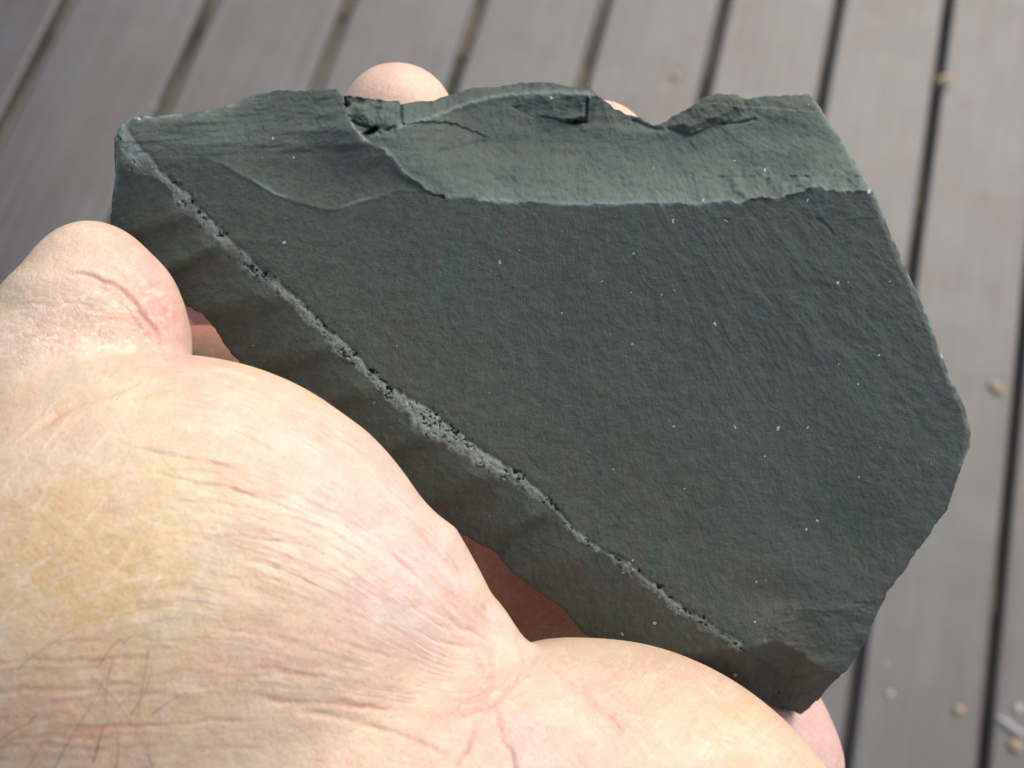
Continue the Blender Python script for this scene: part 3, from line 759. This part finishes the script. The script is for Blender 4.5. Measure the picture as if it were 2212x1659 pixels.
# hypothenar fine lines
hyp = front * sstep(1360, 1420, hy) * sstep(1120, 1180, hx)
w2 = fbm((hx * 0.72 + hy * 0.7) / 90, (hx * -0.7 + hy * 0.72) / 11, 3, 241, 0.6)
w3 = fbm((hx * 0.5 - hy * 0.86) / 80, (hx * 0.86 + hy * 0.5) / 17, 3, 243, 0.6)
disp -= hyp * (0.06 * sstep(0.2, 0.6, w2) + 0.05 * sstep(0.3, 0.6, w3))
# general skin relief
disp += front * (0.05 * fbm(hx / 30, hy / 30, 3, 251) + 0.022 * noise(hx / 9, hy / 9, 252) + 0.018 * noise(hx / 5, hy / 5, 253))
disp += 0.25 * fbm(HVs[:, 0] / 14, HVs[:, 1] / 14, 2, 254)
HVd = HVs + HN * disp[:, None]

# skin tone per vertex: calloused yellow, pale and pink zones, painted light and shade
def blob(cx_, cy_, rx, ry, rot=0):
    c, s = math.cos(rot), math.sin(rot); x = (hx - cx_) * c + (hy - cy_) * s; y = -(hx - cx_) * s + (hy - cy_) * c
    return np.exp(-((x / rx) ** 2 + (y / ry) ** 2))
base = np.tile(np.array([0.69, 0.48, 0.31]), (nv, 1))
def tint(col, wgt):
    global base
    base = base + (np.array(col) - base) * np.clip(wgt, 0, 1)[:, None]
tint((0.70, 0.455, 0.185), 0.98 * front * (blob(200, 1270, 390, 330)))
tint((0.74, 0.60, 0.38), 0.6 * front * (blob(250, 830, 200, 70) + blob(430, 1080, 200, 130, .5)))
tint((0.72, 0.58, 0.47), 0.75 * front * (blob(700, 1080, 330, 90, 0.75)))  # pink right flank of the thenar; its brighter light is painted in
tint((0.74, 0.53, 0.46), 0.85 * front * (blob(900, 1120, 380, 90, 0.9)))
tint((0.76, 0.58, 0.52), 0.9 * front * (blob(880, 1300, 160, 110, 0.5)))  # bright light on the right flank painted paler still
tint((0.52, 0.47, 0.31), 0.55 * front * (blob(500, 1180, 90, 40, -0.7) + 0.8 * blob(400, 1330, 110, 40, -0.6)))
tint((0.56, 0.35, 0.21), 0.8 * front * blob(580, 1430, 230, 80))  # shading at the thenar's lower middle painted as darker brown
tint((0.72, 0.52, 0.34), 0.8 * front * blob(180, 960, 260, 60, -0.3))
tint((0.64, 0.34, 0.17), 0.7 * front * blob(60, 1580, 330, 120))  # warm light on the lower-left wrist painted as orange skin
tint((0.70, 0.48, 0.41), 0.75 * front * blob(1150, 1600, 170, 110))
tint((0.72, 0.50, 0.33), 0.7 * front * blob(1480, 1580, 260, 110, 0.3))
tint((0.74, 0.35, 0.31), 0.95 * front * blob(345, 655, 72, 170, -0.45))
tint((0.72, 0.51, 0.36), 0.8 * front * blob(180, 600, 110, 120))
tint((0.70, 0.50, 0.38), 0.8 * front * blob(150, 740, 160, 70))
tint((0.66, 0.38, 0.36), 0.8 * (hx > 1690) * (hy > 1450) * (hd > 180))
tint((0.72, 0.25, 0.17), 0.9 * sstep(190, 222, hd) * (hx < 1690) * sstep(230, 420, hy))  # dark red shade behind the stone painted into the deeper skin
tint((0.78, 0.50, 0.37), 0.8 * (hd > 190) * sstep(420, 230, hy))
mot = fbm(hx / 40, hy / 28, 4, 261)
base *= (1 + 0.10 * mot)[:, None]; base[:, 1] *= 1 - 0.05 * fbm(hx / 90, hy / 60, 3, 262); 
tint((0.70, 0.36, 0.29), 0.38 * front * sstep(-0.05, 0.5, fbm(hx / 130, hy / 80, 4, 291)) * sstep(350, 700, hx))
tint((0.78, 0.62, 0.44), 0.25 * front * sstep(0.0, 0.45, fbm(hx / 45, hy / 26, 4, 292)))
tint((0.72, 0.42, 0.24), 0.35 * front * sstep(0.0, 0.5, fbm(hx / 70, hy / 50, 4, 293)))
tint((0.62, 0.20, 0.14), 0.55 * np.clip(redness, 0, 1))
tint((0.80, 0.68, 0.55), then * 0.12 * sstep(0.25, 0.6, fbm(U * 40, rC / 90, 3, 263)) * amp)
tint((0.62, 0.34, 0.26), then * amp * 0.12 * lines)
tint((0.86, 0.74, 0.56), 0.75 * np.clip(palev, 0, 1))
tint((0.84, 0.72, 0.58), 0.12 * hyp * sstep(0.3, 0.55, fbm((hx * 0.6 - hy * 0.8) / 60, (hx * 0.8 + hy * 0.6) / 7, 2, 264)))
tint((0.82, 0.68, 0.52), 0.5 * kn * sstep(0.25, 0.5, noise(hx / 9, hy / 7, 265)))

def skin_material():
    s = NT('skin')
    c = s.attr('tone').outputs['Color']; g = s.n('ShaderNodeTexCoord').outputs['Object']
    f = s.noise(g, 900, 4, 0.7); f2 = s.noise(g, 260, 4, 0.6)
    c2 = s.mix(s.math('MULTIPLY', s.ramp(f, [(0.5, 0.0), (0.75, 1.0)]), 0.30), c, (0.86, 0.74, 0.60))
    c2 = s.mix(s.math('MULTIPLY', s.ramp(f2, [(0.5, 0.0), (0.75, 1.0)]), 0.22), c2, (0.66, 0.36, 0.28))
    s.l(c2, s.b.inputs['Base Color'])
    s.b.inputs['Roughness'].default_value = 0.44; s.b.inputs['Specular IOR Level'].default_value = 0.45
    s.b.inputs['Subsurface Weight'].default_value = 0.25
    s.b.inputs['Subsurface Radius'].default_value = (1.0, 0.35, 0.2); s.b.inputs['Subsurface Scale'].default_value = 0.0035
    fa = s.attr('fan').outputs['Vector']; fm = s.n('ShaderNodeSeparateColor'); s.l(s.attr('fan_mask').outputs['Color'], fm.inputs[0])
    fb = s.attr('fan_b').outputs['Vector']
    w1 = s.noise(fa, 1.0, 3, 0.55); w2 = s.noise(s.vmul(fa, (1.9, 1.3, 1)), 1.0, 3, 0.6); w3 = s.noise(fb, 1.0, 3, 0.6); w4 = s.noise(s.vmul(fb, (2.3, 1.6, 1)), 1.0, 3, 0.6)
    def ridge(w, c_, h_): return s.ramp(w, [(c_ - h_, 0.0), (c_, 1.0), (c_ + h_, 0.0)])
    dk = s.math('MULTIPLY', s.math('MAXIMUM', ridge(w1, 0.47, 0.030), s.math('MULTIPLY', ridge(w2, 0.5, 0.03), 0.7)), fm.outputs[0])
    pl = s.math('MULTIPLY', s.math('MAXIMUM', ridge(w1, 0.56, 0.035), ridge(w2, 0.42, 0.035)), fm.outputs[0])
    x3 = s.math('MULTIPLY', s.math('MAXIMUM', ridge(w3, 0.48, 0.03), s.math('MULTIPLY', ridge(w4, 0.52, 0.03), 0.7)), fm.outputs[1])
    c2 = s.mix(s.math('MULTIPLY', pl, 0.30), c2, (0.88, 0.78, 0.66))
    c2 = s.mix(s.math('MULTIPLY', dk, 0.30), c2, (0.64, 0.33, 0.19))
    c2 = s.mix(s.math('MULTIPLY', x3, 0.20), c2, (0.88, 0.78, 0.64))
    s.l(c2, s.b.inputs['Base Color'])
    wr = s.math('SUBTRACT', s.math('MULTIPLY', s.math('ADD', w1, w2), fm.outputs[0]), s.math('ADD', s.math('MULTIPLY', dk, 0.5), s.math('MULTIPLY', x3, 0.25)))
    v = s.n('ShaderNodeTexVoronoi'); v.feature = 'DISTANCE_TO_EDGE'; v.inputs['Scale'].default_value = 950; s.l(g, v.inputs['Vector'])
    cell = s.ramp(v.outputs['Distance'], [(0.0, 0.0), (0.15, 1.0)])
    b = s.bump(f, 0.00012, 0.6); b = s.bump(cell, 0.00005, 0.5, b); b = s.bump(wr, 0.00012, 0.8, b)
    s.l(b, s.b.inputs['Normal'])
    return s.m
M_skin = skin_material()
W = cam2world(HVd)
hand = make_mesh('hand', W, HFs, M_skin, origin=cam2world(px(600, 1900, 180)))
tag(hand, 'open left hand with creased palm heel, thumb and fingers supporting the stone slab', 'hand')
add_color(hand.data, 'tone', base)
fan = np.stack([U * 30 + 0.28 * fbm(hx / 190, hy / 190, 2, 271), rC / 330, rC * 0], 1)
# elsewhere the lines run across the wrist, and obliquely over the heel below the little finger
g1 = np.stack([hy / 13 + 0.9 * fbm(hx / 90, hy / 60, 2, 272), hx / 110, hx * 0 + 7], 1)
g2 = np.stack([(hx * .60 - hy * .80) / 15 + 0.9 * fbm(hx / 70, hy / 70, 2, 273), (hx * .8 + hy * .6) / 75, hx * 0 + 3], 1)
isth = then > 0.02; wr_ = (~isth) & (hx < 600) & (hy > 1300)
fan = np.where(isth[:, None], fan, np.where(wr_[:, None], g1, g2))
fmk = np.where(isth, then * (0.35 + 0.65 * amp) * sstep(20, 130, rC), front * 0.45) * (0.18 + 0.82 * sstep(-0.25, 0.45, fbm(hx / 85, hy / 60, 3, 274)))
edge_ = sstep(0, 25, np.minimum(np.abs(aa), bb)) * np.where(hy > 1500, sstep(0, 60, np.abs(hx - 600)), 1)
add_vec(hand.data, 'fan', fan); add_color(hand.data, 'fan_mask', np.stack([fmk * edge_ * (hd < 196), facing * 0.8, fmk * 0], 1))
f2_ = np.stack([(hx * 0.75 + hy * 0.66) / 14 + 0.8 * fbm(hx / 80, hy / 80, 2, 281), (hy * 0.75 - hx * 0.66) / 60, hx * 0 + 11], 1)
add_vec(hand.data, 'fan_b', f2_)
horg = np.array(hand.location)

def tube(path, r0, r1, n=6):
    path = np.asarray(path, float); m = len(path); V = []; Q = []
    for i in range(m):
        t = path[min(i + 1, m - 1)] - path[max(i - 1, 0)]; t /= np.linalg.norm(t)
        u = np.cross(t, [0.3, 0.2, 1]); u /= np.linalg.norm(u); v = np.cross(t, u); r = r0 + (r1 - r0) * i / (m - 1)
        for k in range(n):
            a = 2 * math.pi * k / n; V.append(path[i] + r * (math.cos(a) * u + math.sin(a) * v))
    for i in range(m - 1):
        for k in range(n): Q.append([i * n + k, i * n + (k + 1) % n, (i + 1) * n + (k + 1) % n, (i + 1) * n + k])
    return np.array(V), np.array(Q)
# nearest front surface point under a traced position
fr_i = np.nonzero(front > 0.3)[0]
def on_skin(x, y, lift=0.3):
    k = fr_i[((hx[fr_i] - x) ** 2 + (hy[fr_i] - y) ** 2).argmin()]
    d = hd[k]; return px(x, y, d) + HN[k] * lift
hairs = [[(118, 1662), (150, 1600), (190, 1540), (240, 1445), (262, 1400)], [(240, 1440), (232, 1500), (235, 1560), (258, 1605)], [(198, 1460), (255, 1510), (300, 1580), (325, 1640)],
         [(322, 1400), (312, 1470), (300, 1545), (292, 1600)], [(40, 1445), (90, 1405), (150, 1370), (178, 1345)], [(100, 1580), (140, 1620), (170, 1665)],
         [(265, 1390), (288, 1375), (300, 1360)], [(205, 1640), (230, 1560), (290, 1490)], [(0, 1600), (60, 1560), (130, 1545)], [(250, 1660), (262, 1600), (246, 1540), (228, 1490)],
         [(330, 1655), (318, 1610), (330, 1560)], [(60, 1660), (100, 1600), (110, 1560)]]
rh = random.Random(3)
for k_ in range(6):
    x_, y_ = rh.uniform(-20, 330), rh.uniform(1420, 1680); L_ = rh.uniform(60, 170); a_ = rh.gauss(1.15, .35); b_ = rh.uniform(-.5, .5)
    hairs.append([(x_, y_), (x_ + L_ * .5 * math.cos(a_), y_ - L_ * .5 * math.sin(a_)), (x_ + L_ * .5 * (math.cos(a_) + math.cos(a_ + b_)), y_ - L_ * .5 * (math.sin(a_) + math.sin(a_ + b_)))])
hv_ = []; hq_ = []; n0 = 0
for i, hpts in enumerate(hairs):
    sp = smooth_poly(hpts, 14); m_ = len(sp)
    pth = [on_skin(x, y, 0.15 + 0.8 * math.sin(math.pi * min(1, (j / (m_ - 1)) * 0.9))) for j, (x, y) in enumerate(sp)]
    for _ in range(4):
        a = np.array(pth); a[1:-1] = (a[:-2] + a[1:-1] * 2 + a[2:]) / 4; pth = a
    V_, Q_ = tube(pth, 0.040, 0.008); hv_.append(V_); hq_.append(Q_ + n0); n0 += len(V_)
hs = NT('hair'); hs.b.inputs['Base Color'].default_value = (0.20, 0.13, 0.08, 1); hs.b.inputs['Roughness'].default_value = 0.5
hair = make_mesh('hair', cam2world(np.vstack(hv_)), np.vstack(hq_), hs.m, parent=hand, origin=horg)
# thumbnail on the far side of the thumb, seen edge-on
c0, r0_ = px(112, 560, 187), None
nl = NT('nail'); nl.b.inputs['Base Color'].default_value = (0.78, 0.62, 0.42, 1); nl.b.inputs['Roughness'].default_value = 0.35
nl.b.inputs['Subsurface Weight'].default_value = 0.2; nl.b.inputs['Subsurface Scale'].default_value = 0.002
def nail(center, axis_u, axis_v, wu, wv, bulge, thick=0.5):
    axis_u = axis_u / np.linalg.norm(axis_u); axis_v = axis_v - axis_u * (axis_v @ axis_u); axis_v /= np.linalg.norm(axis_v); nn = np.cross(axis_u, axis_v)
    n = 14; V = []
    for lay in (0, 1):
        for i in range(n):
            for j in range(n):
                u = -1 + 2 * i / (n - 1); v = -1 + 2 * j / (n - 1)
                uu = u * math.sqrt(1 - v * v / 2.6); vv = v * math.sqrt(1 - u * u / 2.6)
                V.append(center + axis_u * uu * wu + axis_v * vv * wv + nn * (bulge * (1 - vv * vv) - thick * lay))
    Q = []
    for i in range(n - 1):
        for j in range(n - 1):
            a = i * n + j; Q.append([a, a + n, a + n + 1, a + 1]); b = a + n * n; Q.append([b, b + 1, b + n + 1, b + n])
    rim = [i * n for i in range(n)] + [(n - 1) * n + j for j in range(1, n)] + [i * n + n - 1 for i in range(n - 2, -1, -1)] + [j for j in range(n - 2, 0, -1)]
    for a, b in zip(rim, rim[1:] + rim[:1]): Q.append([a, b, b + n * n, a + n * n])
    return np.array(V), np.array(Q)
ud = px(150, 500, 190) - px(78, 610, 188)
NV_, NQ_ = nail(px(106, 562, 190), ud, np.array([-0.25, -0.15, -1.0]), 3.4, 4.5, 1.5)
thumbnail = make_mesh('thumbnail', cam2world(NV_), NQ_, nl.m, parent=hand, origin=horg)
